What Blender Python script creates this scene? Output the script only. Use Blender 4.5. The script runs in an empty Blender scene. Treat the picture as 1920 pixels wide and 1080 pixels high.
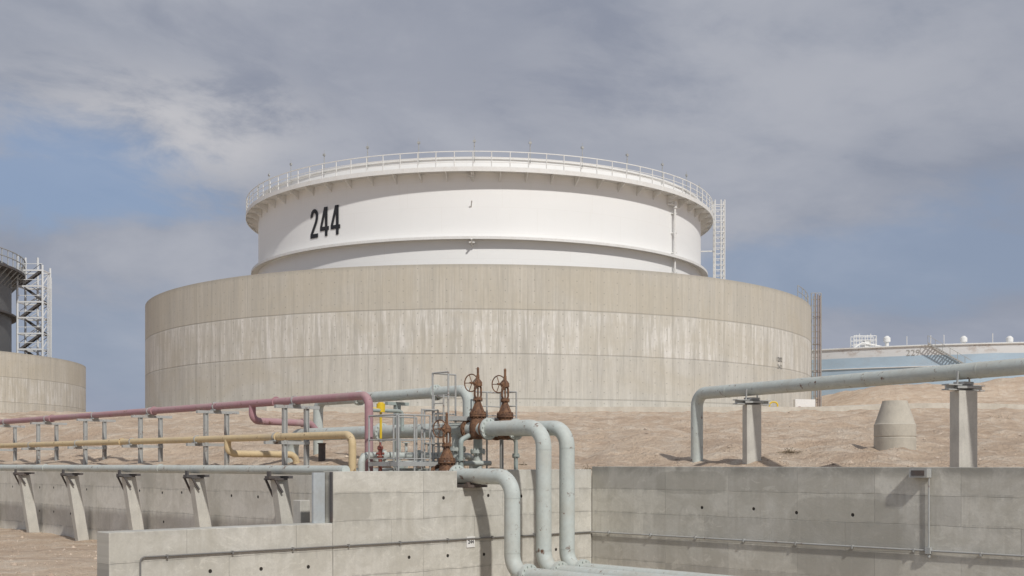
import bpy, math, random
from mathutils import Vector, Matrix, noise
random.seed(7)
scene = bpy.context.scene
COL = scene.collection
F = 2150.0
# ---------------------------------------------------------------- frames
K = Vector((1.95, 28.0, 0)); U = Vector((-.683, .730, 0)).normalized(); V = Vector((.730, .683, 0)).normalized(); Z = Vector((0, 0, 1))
def P(b, c, z=0.0):
    return K + V * b + U * c + Z * z
# ---------------------------------------------------------------- mesh builder
class MB:
    def __init__(s): s.v = []; s.f = []; s.m = []
    def add(s, vs, fs, mi=0):
        n = len(s.v); s.v += [Vector(a) for a in vs]
        for f in fs: s.f.append([i + n for i in f]); s.m.append(mi)
    def box(s, o, ax, ay, az, mi=0):
        o = Vector(o); vs = []
        for k in (-1, 1):
            for j in (-1, 1):
                for i in (-1, 1): vs.append(o + Vector(ax) * i + Vector(ay) * j + Vector(az) * k)
        s.add(vs, [(0, 2, 3, 1), (4, 5, 7, 6), (0, 1, 5, 4), (2, 6, 7, 3), (0, 4, 6, 2), (1, 3, 7, 5)], mi)
    def beam(s, p0, p1, w, h=None, mi=0, up=Z):
        p0 = Vector(p0); p1 = Vector(p1); d = p1 - p0; L = d.length; d = d / L
        h = h or w
        a = d.cross(up)
        if a.length < 1e-3: a = d.cross(V)
        a.normalize(); b = a.cross(d).normalized()
        s.box((p0 + p1) / 2, d * L / 2, a * w / 2, b * h / 2, mi)
    def cyl(s, p0, p1, r0, r1=None, seg=16, caps=True, mi=0):
        p0 = Vector(p0); p1 = Vector(p1); r1 = r0 if r1 is None else r1
        d = (p1 - p0).normalized(); a = d.orthogonal().normalized(); b = d.cross(a)
        vs = []
        for p, r in ((p0, r0), (p1, r1)):
            for i in range(seg):
                t = 2 * math.pi * i / seg; vs.append(p + a * r * math.cos(t) + b * r * math.sin(t))
        fs = [(i, (i + 1) % seg, seg + (i + 1) % seg, seg + i) for i in range(seg)]
        if caps: fs += [tuple(range(seg - 1, -1, -1)), tuple(range(seg, 2 * seg))]
        s.add(vs, fs, mi)
    def lathe(s, o, axis, prof, seg=20, mi=0):
        o = Vector(o); d = Vector(axis).normalized(); a = d.orthogonal().normalized(); b = d.cross(a); vs = []
        for r, h in prof:
            for i in range(seg):
                t = 2 * math.pi * i / seg; vs.append(o + d * h + a * r * math.cos(t) + b * r * math.sin(t))
        fs = []
        for k in range(len(prof) - 1):
            for i in range(seg):
                j = (i + 1) % seg; fs.append((k * seg + i, k * seg + j, (k + 1) * seg + j, (k + 1) * seg + i))
        n = (len(prof) - 1) * seg
        fs += [tuple(range(seg - 1, -1, -1)), tuple(range(n, n + seg))]
        s.add(vs, fs, mi)
    def tube(s, path, r, bend=0.5, seg=20, caps=True, mi=0):
        pts = [Vector(p) for p in path]; out = [pts[0]]
        for i in range(1, len(pts) - 1):
            a, b, c = pts[i - 1], pts[i], pts[i + 1]
            d0 = (b - a).normalized(); d1 = (c - b).normalized(); ang = d0.angle(d1)
            if ang < 0.02: out.append(b); continue
            t = min(bend * math.tan(ang / 2), (b - a).length * .49, (c - b).length * .49); R = t / math.tan(ang / 2)
            n = (d1 - d0 * d0.dot(d1)).normalized(); cen = b - d0 * t + n * R; k = 10
            for q in range(k + 1):
                th = ang * q / k; out.append(cen - n * R * math.cos(th) + d0 * R * math.sin(th))
        out.append(pts[-1])
        d = (out[1] - out[0]).normalized(); a = d.orthogonal().normalized(); vs = []
        for i, p in enumerate(out):
            if i == 0: t = out[1] - out[0]
            elif i == len(out) - 1: t = out[-1] - out[-2]
            else: t = (out[i + 1] - p).normalized() + (p - out[i - 1]).normalized()
            t.normalize(); a = (a - t * a.dot(t)).normalized(); b = t.cross(a)
            for q in range(seg):
                th = 2 * math.pi * q / seg; vs.append(p + a * r * math.cos(th) + b * r * math.sin(th))
        fs = []
        for k in range(len(out) - 1):
            for i in range(seg):
                j = (i + 1) % seg; fs.append((k * seg + i, k * seg + j, (k + 1) * seg + j, (k + 1) * seg + i))
        n = (len(out) - 1) * seg
        if caps: fs += [tuple(range(seg - 1, -1, -1)), tuple(range(n, n + seg))]
        s.add(vs, fs, mi)
    def flange(s, p, d, r, th=.05, bolts=12, br=.016, mi=0):
        p = Vector(p); d = Vector(d).normalized()
        s.cyl(p - d * th / 2, p + d * th / 2, r, seg=28, mi=mi)
        a = d.orthogonal().normalized(); b = d.cross(a)
        for i in range(bolts):
            t = 2 * math.pi * (i + .5) / bolts; q = p + (a * math.cos(t) + b * math.sin(t)) * r * .86
            s.cyl(q - d * (th / 2 + .03), q + d * (th / 2 + .03), br, seg=6, mi=mi)
    def ring(s, cx, cy, prof, seg=240, a0=0, a1=2 * math.pi, mi=0, closed=True):
        full = abs(a1 - a0 - 2 * math.pi) < 1e-6; n = seg if full else seg + 1; vs = []
        for i in range(n):
            t = a0 + (a1 - a0) * i / seg
            for r, z in prof: vs.append(Vector((cx + r * math.sin(t), cy - r * math.cos(t), z)))
        m = len(prof); fs = []
        for i in range(seg):
            j = (i + 1) % n
            for k in range(m if closed else m - 1):
                l = (k + 1) % m; fs.append((i * m + k, j * m + k, j * m + l, i * m + l))
        s.add(vs, fs, mi)
    def obj(s, name, mats, origin=None, parent=None, label=None, category=None, group=None, smooth=True, ang=35, kind=None, bevel=0):
        o0 = Vector(origin) if origin is not None else Vector((0, 0, 0))
        me = bpy.data.meshes.new(name); me.from_pydata([tuple(v - o0) for v in s.v], [], s.f)
        if not isinstance(mats, (list, tuple)): mats = [mats]
        for m in mats: me.materials.append(m)
        me.polygons.foreach_set('material_index', s.m)
        import bmesh
        bm = bmesh.new(); bm.from_mesh(me); bmesh.ops.recalc_face_normals(bm, faces=bm.faces); bm.to_mesh(me); bm.free()
        if smooth:
            me.polygons.foreach_set('use_smooth', [True] * len(me.polygons)); me.set_sharp_from_angle(angle=math.radians(ang))
        ob = bpy.data.objects.new(name, me); COL.objects.link(ob)
        ob.location = o0
        if parent is not None:
            ob.parent = parent; ob.location = o0 - parent.location
        if bevel:
            md = ob.modifiers.new('bevel', 'BEVEL'); md.width = bevel; md.segments = 2; md.limit_method = 'ANGLE'
        tag(ob, label, category, group, kind)
        return ob
def tag(ob, label=None, category=None, group=None, kind=None):
    if label: ob['label'] = label
    if category: ob['category'] = category
    if group: ob['group'] = group
    if kind: ob['kind'] = kind
def empty(name, loc, label, category, group=None):
    e = bpy.data.objects.new(name, None); COL.objects.link(e); e.location = loc; e.empty_display_size = .2
    tag(e, label, category, group); return e
def dup(ob, off, parts=True):
    n = ob.copy(); COL.objects.link(n); n.location = Vector(ob.location) + Vector(off)
    if parts:
        for ch in list(ob.children):
            c = ch.copy(); COL.objects.link(c); c.parent = n
    return n
# ---------------------------------------------------------------- node expressions
class E:
    def __init__(s, nt, k): s.nt = nt; s.k = k
    def _op(s, op, *o):
        n = s.nt.nodes.new('ShaderNodeMath'); n.operation = op
        for i, x in enumerate((s,) + o):
            if isinstance(x, E): s.nt.links.new(x.k, n.inputs[i])
            else: n.inputs[i].default_value = x
        return E(s.nt, n.outputs[0])
    def __add__(s, o): return s._op('ADD', o)
    def __sub__(s, o): return s._op('SUBTRACT', o)
    def __mul__(s, o): return s._op('MULTIPLY', o)
    def __truediv__(s, o): return s._op('DIVIDE', o)
    def rsub(s, a): return (s * -1.0) + a
    def f(s, op, *o): return s._op(op, *o)
    def ss(s, lo, hi, a=0.0, b=1.0):
        n = s.nt.nodes.new('ShaderNodeMapRange'); n.interpolation_type = 'SMOOTHSTEP'
        s.nt.links.new(s.k, n.inputs[0])
        for i, x in zip((1, 2, 3, 4), (lo, hi, a, b)): n.inputs[i].default_value = x
        return E(s.nt, n.outputs[0])
def vec(nt, x, y, z=0.0):
    n = nt.nodes.new('ShaderNodeCombineXYZ')
    for i, q in enumerate((x, y, z)):
        if isinstance(q, E): nt.links.new(q.k, n.inputs[i])
        else: n.inputs[i].default_value = q
    return E(nt, n.outputs[0])
def nz(nt, v, scale=1, detail=4, rough=.55, dist=0):
    n = nt.nodes.new('ShaderNodeTexNoise'); n.inputs['Scale'].default_value = scale; n.inputs['Detail'].default_value = detail
    n.inputs['Roughness'].default_value = rough; n.inputs['Distortion'].default_value = dist
    nt.links.new(v.k, n.inputs['Vector']); return E(nt, n.outputs[0])
def wnoise(nt, v):
    n = nt.nodes.new('ShaderNodeTexWhiteNoise'); n.noise_dimensions = '2D'; nt.links.new(v.k, n.inputs['Vector']); return E(nt, n.outputs['Value'])
def mix(nt, fac, a, b, mode='MIX'):
    n = nt.nodes.new('ShaderNodeMix'); n.data_type = 'RGBA'; n.blend_type = mode; n.clamp_factor = True
    if isinstance(fac, E): nt.links.new(fac.k, n.inputs[0])
    else: n.inputs[0].default_value = fac
    for i, q in ((6, a), (7, b)):
        if isinstance(q, E): nt.links.new(q.k, n.inputs[i])
        else: n.inputs[i].default_value = (*q, 1)
    return E(nt, n.outputs[2])
def coords(nt, kind='Object'):
    t = nt.nodes.new('ShaderNodeTexCoord'); v = E(nt, t.outputs[kind])
    s = nt.nodes.new('ShaderNodeSeparateXYZ'); nt.links.new(v.k, s.inputs[0])
    return v, E(nt, s.outputs[0]), E(nt, s.outputs[1]), E(nt, s.outputs[2])
def world_coords(nt):
    t = nt.nodes.new('ShaderNodeNewGeometry'); v = E(nt, t.outputs['Position'])
    s = nt.nodes.new('ShaderNodeSeparateXYZ'); nt.links.new(v.k, s.inputs[0])
    return v, E(nt, s.outputs[0]), E(nt, s.outputs[1]), E(nt, s.outputs[2])
def newmat(name):
    m = bpy.data.materials.new(name); m.use_nodes = True; nt = m.node_tree
    return m, nt, nt.nodes['Principled BSDF']
def finish(nt, bs, col, rough=.8, h=None, bdist=.02, bstr=.5, metal=0):
    if isinstance(col, E): nt.links.new(col.k, bs.inputs['Base Color'])
    else: bs.inputs['Base Color'].default_value = (*col, 1)
    if isinstance(rough, E): nt.links.new(rough.k, bs.inputs['Roughness'])
    else: bs.inputs['Roughness'].default_value = rough
    bs.inputs['Metallic'].default_value = metal
    if h is not None:
        b = nt.nodes.new('ShaderNodeBump'); b.inputs['Distance'].default_value = bdist; b.inputs['Strength'].default_value = bstr
        nt.links.new(h.k, b.inputs['Height']); nt.links.new(b.outputs[0], bs.inputs['Normal'])
def mulc(col, k): return tuple(min(1, q * k) for q in col)
def paint(name, col, dirt=(.3, .24, .17), amt=.35, rust=0.0, rough=.5, dust=.25, scale=1.5):
    m, nt, bs = newmat(name); v, x, y, z = world_coords(nt)
    n1 = nz(nt, v, scale, 4, .65); n2 = nz(nt, v, scale * 7, 4, .6)
    c = mix(nt, n1.ss(.42, .75) * amt, col, dirt)
    c = mix(nt, n2.ss(.35, .7) * .2, c, mulc(col, .6))
    g = nt.nodes.new('ShaderNodeNewGeometry'); s = nt.nodes.new('ShaderNodeSeparateXYZ'); nt.links.new(g.outputs['Normal'], s.inputs[0])
    up = E(nt, s.outputs[2]).ss(.2, 1.0) * n2.ss(.3, .6) * dust
    c = mix(nt, up, c, (.54, .46, .37))
    if rust:
        n3 = nz(nt, v, 5, 5, .7); c = mix(nt, n3.ss(.64 - rust * .1, .70), c, (.15, .075, .045))
    finish(nt, bs, c, n2.ss(.2, .8, rough - .05, rough + .2), n2, .004, .35)
    return m
GREEN = paint('pale green pipe paint', (.54, .585, .555), dirt=(.44, .41, .34), amt=.4, rust=.4, rough=.58)
GREEN_D = paint('grey green pipe paint', (.36, .42, .40), amt=.3, rust=.5)
RED = paint('faded mauve pipe paint', (.42, .235, .26), dirt=(.42, .35, .31), amt=.5, rust=.35, rough=.6)
YEL = paint('faded yellow pipe paint', (.64, .50, .29), dirt=(.46, .38, .28), amt=.45, rust=.35, rough=.6)
WHITE = paint('white tank trim paint', (.82, .815, .79), dirt=(.6, .56, .49), amt=.3, rust=.0, dust=.08)
GALV = paint('weathered galvanised steel', (.42, .43, .42), dirt=(.32, .27, .21), amt=.4, rust=.6, rough=.5)
DARK = paint('dark rusted steel', (.10, .095, .095), dirt=(.15, .09, .06), amt=.6, rough=.7)
BROWN = paint('brown riser pipe paint', (.34, .29, .27), amt=.4)
YBRIGHT = paint('bright yellow paint', (.80, .56, .03), amt=.1)
RBRIGHT = paint('red hydrant paint', (.24, .045, .035), amt=.4)
BLACK = paint('black lettering paint', (.014, .015, .019), dirt=(.12, .12, .12), amt=.25, dust=0)
GREYTXT = paint('faded grey lettering', (.42, .41, .39), amt=.4, dust=0)
CONDM = paint('dull grey conduit', (.20, .20, .195), dirt=(.18, .14, .11), amt=.5)
m, nt, bs = newmat('valve rust'); v, x, y, z = world_coords(nt)
a = nz(nt, v, 9, 6, .7); b_ = nz(nt, v, 40, 4, .6)
RUST = m; finish(nt, bs, mix(nt, b_.ss(.3, .7) * .5, mix(nt, a.ss(.35, .65), (.08, .042, .03), (.26, .135, .07)), (.22, .125, .075)), .85, b_, .006, .8)
# -------- concrete for flat walls (object coords: x along, z up)
def wall_mat(name, col, pw=1.7, ph=.55, vary=.35, hx=1.3, hz=(-.6,), seed=0.0, streak=.4, stain=.2, keep=.45, blots=.26, stain_shade=None):
    m, nt, bs = newmat(name); v, x, y, z = coords(nt)
    wob = nz(nt, vec(nt, x, z, seed), .8, 3) * .08
    br = nt.nodes.new('ShaderNodeTexBrick'); br.offset = .37; br.offset_frequency = 3; br.squash = 1
    nt.links.new(vec(nt, x + seed, z + wob).k, br.inputs['Vector'])
    br.inputs['Scale'].default_value = 1; br.inputs['Brick Width'].default_value = pw; br.inputs['Row Height'].default_value = ph
    br.inputs['Mortar Size'].default_value = .007; br.inputs['Mortar Smooth'].default_value = .5; br.inputs['Bias'].default_value = -.25
    br.inputs['Color1'].default_value = (1, 1, 1, 1); br.inputs['Color2'].default_value = (1 - vary, 1 - vary, 1 - vary * .95, 1); br.inputs['Mortar'].default_value = (.9, .9, .9, 1)
    bc = E(nt, br.outputs[0]); bf = E(nt, br.outputs[1])
    big = nz(nt, vec(nt, x, z, 3.3 + seed), .9, 6, .68, .8); fine = nz(nt, vec(nt, x, z, 1.1 + seed), 22, 5, .7)
    blot = nz(nt, vec(nt, x, z * 1.4, 13.3 + seed), 2.2, 7, .72, 1.0)
    st = nz(nt, vec(nt, x * 5.0, z * .35, seed), 1.4, 4, .6); pit = nz(nt, vec(nt, x, z, 9 + seed), 60, 2, .5)
    c = mix(nt, big.ss(.38, .64) * .85, col, (col[0] * .78, col[1] * .77, col[2] * .74))
    c = mix(nt, st.ss(.5, .75) * streak, c, (.74 * col[0], .72 * col[1], .68 * col[2]))
    c = mix(nt, st.ss(.42, .22) * streak * .8, c, mulc(col, 1.2))
    c = mix(nt, 1.0, c, bc, 'MULTIPLY')
    c = mix(nt, blot.ss(.53, .60) * blots, c, (col[0] * .64, col[1] * .63, col[2] * .60))
    c = mix(nt, blot.ss(.43, .37) * blots, c, mulc(col, 1.22))
    c = mix(nt, fine.ss(.3, .75) * .3, c, mulc(col, .6))
    if stain_shade:  # dark patches: stains, and on the right wall a painted shadow
        for (wx, wz, rx, rz) in stain_shade:
            d = (((x - wx) / rx).f('ABSOLUTE') .f('POWER', 4.0) + ((z - wz) / rz).f('ABSOLUTE').f('POWER', 4.0)) + (blot - .5) * 1.6
            c = mix(nt, d.ss(1.1, .75) * .5, c, (col[0] * .52, col[1] * .51, col[2] * .49))
    below = ((z / ph).f('FRACT')).ss(1.0, .6, 1.0, 0.0) * nz(nt, vec(nt, x * 3.0, seed + 4.0), 2, 4).ss(.42, .65)
    c = mix(nt, below * .45, c, mulc(col, .5))
    c = mix(nt, z.ss(-.34, -.10) * big.ss(.3, .6) * stain, c, mulc(col, .38))
    c = mix(nt, bf * nz(nt, vec(nt, x, z, 7), 1.5, 3).ss(.38, .58) * .65, c, mulc(col, .4))
    hole = None
    for i, hh in enumerate(hz):
        cell = (x / hx).f('FLOOR'); on = wnoise(nt, vec(nt, cell, seed + i * 3.7)).ss(1 - keep - .01, 1 - keep + .01)
        jit = (wnoise(nt, vec(nt, cell, seed + 9.1 + i)) - .5) * .3
        dx = ((x / hx).f('FRACT') - .5 + jit) * hx; dz = z - hh + jit * .25
        d = (dx * dx + dz * dz).f('SQRT').ss(.042, .03) * on
        hole = d if hole is None else hole.f('MAXIMUM', d)
    c = mix(nt, hole, c, (.03, .026, .022))
    h = (fine * .35) + (big * .4) - (bf * .6) - (hole * 1.5) - (pit.ss(.68, .75) * .5)
    finish(nt, bs, c, .9, h, .02, .6); return m
W_FRONT = wall_mat('weathered formwork concrete light', (.67, .65, .585), 2.3, .56, .14, 1.17, (-.72, -2.0), 2.3, .45, .2, stain_shade=[(.45, -.85, .5, .3)])
W_RIGHT = wall_mat('weathered formwork concrete grey', (.70, .68, .61), 1.75, .56, .36, 1.32, (-.98,), 11.7, .5, .75, .6, stain_shade=[(3.0, -.42, 1.0, .26), (6.9, -1.5, 1.3, .85)])  # first patch is darker panel tone, second a cast shadow painted into the concrete
W_LEFT = wall_mat('weathered formwork concrete pale', (.76, .735, .67), 2.4, .62, .14, 1.2, (-.75, -1.5), 6.1, .4, .1, .5, .2)
def cast_mat(name, col):
    m, nt, bs = newmat(name); v, x, y, z = world_coords(nt)
    a = nz(nt, v, 1.8, 6, .65, .5); st = nz(nt, vec(nt, x * 6, y * 6, z * .6), 1.5, 5, .6); f_ = nz(nt, v, 30, 4, .7)
    c = mix(nt, a.ss(.35, .7) * .7, col, mulc(col, .78)); c = mix(nt, st.ss(.5, .75) * .5, c, mulc(col, .68)); c = mix(nt, f_.ss(.4, .75) * .3, c, mulc(col, .6))
    finish(nt, bs, c, .92, (f_ * .5) + a, .015, .6); return m
W_POST = cast_mat('cast concrete', (.62, .60, .54)); W_CONE = cast_mat('warm cast concrete', (.55, .51, .43))
# -------- bund concrete (object coords, vertical axis at origin)
def bund_mat(name, R, seams, col, seed=0.0, topk=(.89, .865, .82)):
    m, nt, bs = newmat(name); v, x, y, z = coords(nt)
    ang = x.f('ARCTAN2', y * -1.0); s = ang * R
    bw = 1.22; cell = (s / bw).f('FLOOR')
    st1 = nz(nt, vec(nt, s * 1.0, z * .07, seed), 1.1, 5, .7); st2 = nz(nt, vec(nt, s * 1.7, z * .14, seed + 5), 1.2, 6, .75)
    st3 = nz(nt, vec(nt, s * 5.0, z * .12, seed + 8), 1.3, 3, .6)
    big = nz(nt, vec(nt, s * .35, z * .6, seed), .35, 5, .6, .8); fine = nz(nt, v, 3, 5, .7)
    lev = None
    for q in seams[1:-1]:
        e = z.ss(q - .03, q + .03); lev = e if lev is None else lev + e
    r = wnoise(nt, vec(nt, cell, lev))
    top = (z + (st2 - .5) * .3).ss(seams[-2] - .12, seams[-2] + .12)
    mid = z.ss(seams[-3] - .05, seams[-3] + .05) * top.rsub(1.0)
    c = mix(nt, top, col, (col[0] * topk[0], col[1] * topk[1], col[2] * topk[2]))
    c = mix(nt, mid * .3, c, mulc(col, 1.1))
    amp = top.rsub(1.0) * .4 + .6
    c = mix(nt, st1.ss(.42, .64) * amp * .65, c, mulc(col, .74))
    c = mix(nt, st2.ss(.47, .60) * amp * (mid * .6 + .22), c, (.80, .78, .74))
    c = mix(nt, st2.ss(.45, .30) * .6, c, mulc(col, .66))
    c = mix(nt, st3.ss(.55, .66) * .28, c, mulc(col, .6)); c = mix(nt, st3.ss(.44, .34) * .22, c, mulc(col, 1.25))
    c = mix(nt, (r - .5).f('ABSOLUTE') * .5, c, mulc(col, .74))
    c = mix(nt, big.ss(.42, .66) * .5, c, (col[0] * .86, col[1] * .82, col[2] * .74))
    c = mix(nt, fine.ss(.4, .8) * .2, c, mulc(col, .6))
    seam = None
    for q in seams[1:-1]:
        e = (z + (big * .12) - .06 - q).f('ABSOLUTE').ss(.09, .02); seam = e if seam is None else seam.f('MAXIMUM', e)
    vj = ((s / bw).f('FRACT') - .5).f('ABSOLUTE').ss(.47, .497)
    c = mix(nt, seam * .4, c, mulc(col, .45))
    c = mix(nt, vj * st1.ss(.40, .6) * .4, c, mulc(col, .5))
    dx = ((s / bw).f('FRACT') - .5) * bw; dz = ((z / .93).f('FRACT') - .5) * .93
    hole = (dx * dx + dz * dz).f('SQRT').ss(.065, .035)
    c = mix(nt, hole * .45, c, mulc(col, .3))
    c = mix(nt, z.ss(16.2, 16.6) * .35, c, mulc(col, .5))
    finish(nt, bs, c, .92, (fine * .4) - (seam * 1.0) - (vj * .5), .04, .5); return m
# -------- steel shell
def shell_mat(name, R, col, dirt, rust=0.0, band=None):
    m, nt, bs = newmat(name); v, x, y, z = coords(nt)
    s = x.f('ARCTAN2', y * -1.0) * R
    n1 = nz(nt, vec(nt, s * .15, z * .3, 1.0), 1, 4, .6); st = nz(nt, vec(nt, s * 1.6, z * .08, 2.0), 1, 5, .7)
    c = mix(nt, n1.ss(.3, .75) * .35, col, mulc(col, .94))
    if band:
        c = mix(nt, (z + n1 * .3).ss(band[0] + .10, band[0] + .20), mix(nt, n1.ss(.3, .7), band[1], mulc(band[1], .85)), c)
    c = mix(nt, st.ss(.55, .8) * .2, c, dirt)
    pl = (z / 2.4).f('FRACT'); seam = (pl - .5).f('ABSOLUTE').ss(.492, .4995)
    vs_ = ((s / 9.0 + (z / 2.4).f('FLOOR') * .37).f('FRACT') - .5).f('ABSOLUTE').ss(.497, .4995)
    sm = seam.f('MAXIMUM', vs_)
    c = mix(nt, sm * .22, c, dirt)
    if rust:
        rr = nz(nt, vec(nt, s * .35, z * .5, 4.0), .9, 8, .75)
        c = mix(nt, rr.ss(.50, .60) * rust * (z.ss(band[0], band[0] + .6) * .8 + .2), c, (.44, .37, .32))
    big = nz(nt, vec(nt, s * .2, z * .4, 8.0), 1, 2)
    finish(nt, bs, c, .55, big + sm * .15, .05, .35); return m
# ---------------------------------------------------------------- terrain
def sst(a, b, x):
    t = max(0, min(1, (x - a) / (b - a))); return t * t * (3 - 2 * t)
def ground_z(b, c):
    p = K + V * b + U * c; x, y = p.x, p.y
    n = noise.noise(Vector((x * .12, y * .12, 0)))
    n2 = noise.noise(Vector((x * .5, y * .5, 3))) ; n3 = noise.noise(Vector((x * 1.3, y * 1.3, 9)))
    up = (b > .17) or (b > -6.43 and c > .17)
    if up:
        if c < .17: d = b
        else: d = max(b, min(b + 6.5, c))
        cap = 4.2 + 1.35 * sst(14, 38, x)
        q = .0690 * max(0, y - 26.5); k = .6
        hgt = cap - .5 * ((cap - q) + math.sqrt((cap - q) ** 2 + k * k))
        z = -.28 + (max(0, hgt) + .28) * sst(-2, 9, d) if d < 9 else max(0, hgt)
        if d < .6: z = min(z, -.2)
        z += sst(110, 132, y) * sst(30, 42, x) * (2.9 + .045 * (x - 30)) * (1 + .12 * noise.noise(Vector((x * .13, y * .1, 7))))
        pit = sst(-6.3, -5.9, b) * (1 - sst(-1.4, -1.0, b)) * (1 - sst(4.2, 5.0, c)) * (1 if c > .17 else 0)
        z -= pit * .7
        flat = math.hypot(x + 3.6, y - 132) < 39.5
        amp = min(1, max(0, d) / 3) * (0.1 if flat else 1) * (0 if abs(b) > 300 else 1)
        z += amp * (.28 * n + .24 * n2 + .15 * n3 - .06 * abs(noise.noise(Vector((x * .3 + 4, y * 1.0, 5)))) * 3)
        return z
    if c < .17 and -11.9 < b: return -3.2 + .03 * n2
    return -2.2 + .12 * n + .08 * n2 + .05 * n3
def axis(lo, hi, step, far, special):
    a = []; q = lo
    while q <= hi: a.append(q); q += step * (1 if q < 25 else 1.6)
    a = [q for q in a if all(abs(q - s) > .17 for s in special)] + special + far
    return sorted(a)
bv = axis(-34, 62, .34, [-1500, -900, -500, -250, -140, -90, -65, -50, -42] + [64 + 2.2 * i for i in range(30)] + [140, 170, 220, 320, 500, 900, 1600], [-12.0, -11.8, -6.5, -6.38, .12, .24])
cv = axis(-26, 70, .34, [-1500, -900, -500, -250, -140, -90, -60, -40, -32] + [72 + 2.2 * i for i in range(30)] + [150, 180, 230, 330, 500, 900, 1600], [.12, .24])
vs = []; fs = []
for b in bv:
    for c in cv:
        p = P(b, c, ground_z(b, c)); vs.append(p)
nc = len(cv)
for i in range(len(bv) - 1):
    for j in range(nc - 1): fs.append((i * nc + j, (i + 1) * nc + j, (i + 1) * nc + j + 1, i * nc + j + 1))
m, nt, bs = newmat('desert sand'); v, x, y, z = world_coords(nt)
a = nz(nt, v, .12, 4, .6); b2 = nz(nt, v, .9, 6, .7); c2 = nz(nt, v, 7, 5, .75); peb = nz(nt, v, 22, 3, .6)
trk = nz(nt, vec(nt, x * .2, y * 1.2, 0.0), .6, 5, .65, .5)
c = mix(nt, a.ss(.35, .65), (.78, .61, .45), (.70, .53, .38)); c = mix(nt, b2.ss(.46, .64) * .75, c, (.88, .75, .60)); c = mix(nt, b2.ss(.46, .32) * .6, c, (.56, .40, .28)); c = mix(nt, c2.ss(.52, .70) * .4, c, (.46, .34, .24))
c = mix(nt, trk.ss(.52, .62) * .5, c, (.54, .385, .27)); c = mix(nt, peb.ss(.62, .68) * .4, c, (.36, .27, .20))
finish(nt, bs, c, .95, (b2 * 2.2) + (c2 * 1.0) + (peb * .25), .22, .9); SAND = m
g = MB(); g.add(vs, fs); gr = g.obj('ground', SAND, ang=60); tag(gr, 'sandy desert ground rising in a berm', None, None, 'structure')
def gz_xy(x, y):
    r = Vector((x, y, 0)) - K; return ground_z(r.dot(V), r.dot(U))
# ---------------------------------------------------------------- main tank
TC = Vector((-3.6, 132, 0))
SH = shell_mat('white tank shell paint', 25, (.88, .88, .865), (.68, .64, .57))
def ringpart(name, C, prof, mat, parent, seg=240, **k):
    mb = MB(); mb.ring(C.x, C.y, prof, seg); return mb.obj(name, mat, origin=C, parent=parent, ang=30, **k)
tank = empty('storage_tank', TC + Z * 4, 'large white steel oil tank numbered 244 behind round concrete wall', 'storage tank', 'oil storage tanks')
ringpart('shell', TC, [(25, 4.4), (25, 28.6), (24.9, 28.6), (24.9, 4.4)], SH, tank)
mb = MB(); mb.cyl(TC + Z * 24.8, TC + Z * 25.0, 24.85, seg=120); mb.obj('floating_roof', WHITE, origin=TC, parent=tank)
ringpart('top_rim', TC, [(25.0, 28.45), (25.14, 28.45), (25.14, 28.62), (24.88, 28.62), (24.88, 28.6), (25.0, 28.6)], WHITE, tank)
ringpart('walkway', TC, [(25.02, 27.2), (26.3, 27.2), (26.3, 27.0), (26.36, 27.0), (26.36, 27.42), (26.3, 27.42), (26.3, 27.26), (25.02, 27.26)], WHITE, tank)
ringpart('stiffener_ring', TC, [(25.02, 21.0), (25.75, 21.0), (25.75, 20.86), (25.79, 20.86), (25.79, 21.12), (25.75, 21.12), (25.75, 21.06), (25.02, 21.06)], WHITE, tank)
def pol(C, R, phi, z): return Vector((C.x + R * math.sin(phi), C.y - R * math.cos(phi), z))
mb = MB(); NP = 96
for k in range(NP):
    t = 2 * math.pi * k / NP; mb.beam(pol(TC, 26.3, t, 27.3), pol(TC, 26.3, t, 28.83), .07, .07)
for zz, w in ((28.83, .075), (28.3, .05), (27.85, .05)):
    mb.ring(TC.x, TC.y, [(26.3 - w / 2, zz - w / 2), (26.3 + w / 2, zz - w / 2), (26.3 + w / 2, zz + w / 2), (26.3 - w / 2, zz + w / 2)], 192)
mb.obj('handrail', WHITE, origin=TC, parent=tank)
mb = MB()
def bracket_mesh(R0, R1, z1, dz, phi):
    w = .045; out = []
    e = Vector((math.cos(phi), math.sin(phi), 0)) * w
    for s_ in (-1, 1):
        out += [pol(TC, R0, phi, z1) + e * s_, pol(TC, R1, phi, z1) + e * s_, pol(TC, R1, phi, z1 - .1) + e * s_, pol(TC, R0, phi, z1 - dz) + e * s_]
    return out, [(0, 1, 2, 3), (7, 6, 5, 4), (0, 4, 5, 1), (1, 5, 6, 2), (2, 6, 7, 3), (3, 7, 4, 0)]
vs, fs = bracket_mesh(25.01, 26.25, 27.19, .85, 0); mb.add(vs, fs)
br0 = mb.obj('bracket', WHITE, origin=TC, parent=tank, smooth=False)
for k in range(1, 64):
    o = br0.copy(); COL.objects.link(o); o.parent = tank; o.rotation_euler = (0, 0, 2 * math.pi * k / 64)
mb = MB(); r0 = pol(TC, 25.1, 0, 28.2); mb.cyl(r0, r0 + Z * 1.85, .05, .04, 8); mb.box(r0 + Z * 1.9, (.13, 0, 0), (0, .08, 0), (0, 0, .10)); mb.cyl(r0 + Z * 1.95, r0 + Z * 2.35, .022, .014, 6)
ph0 = math.radians(.2)
lm = mb.obj('lightning_mast', GALV, origin=TC, parent=tank); lm.rotation_euler = (0, 0, ph0)
for k in range(1, 30):
    o = lm.copy(); COL.objects.link(o); o.parent = tank; o.rotation_euler = (0, 0, ph0 + 2 * math.pi * k / 30)
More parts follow.
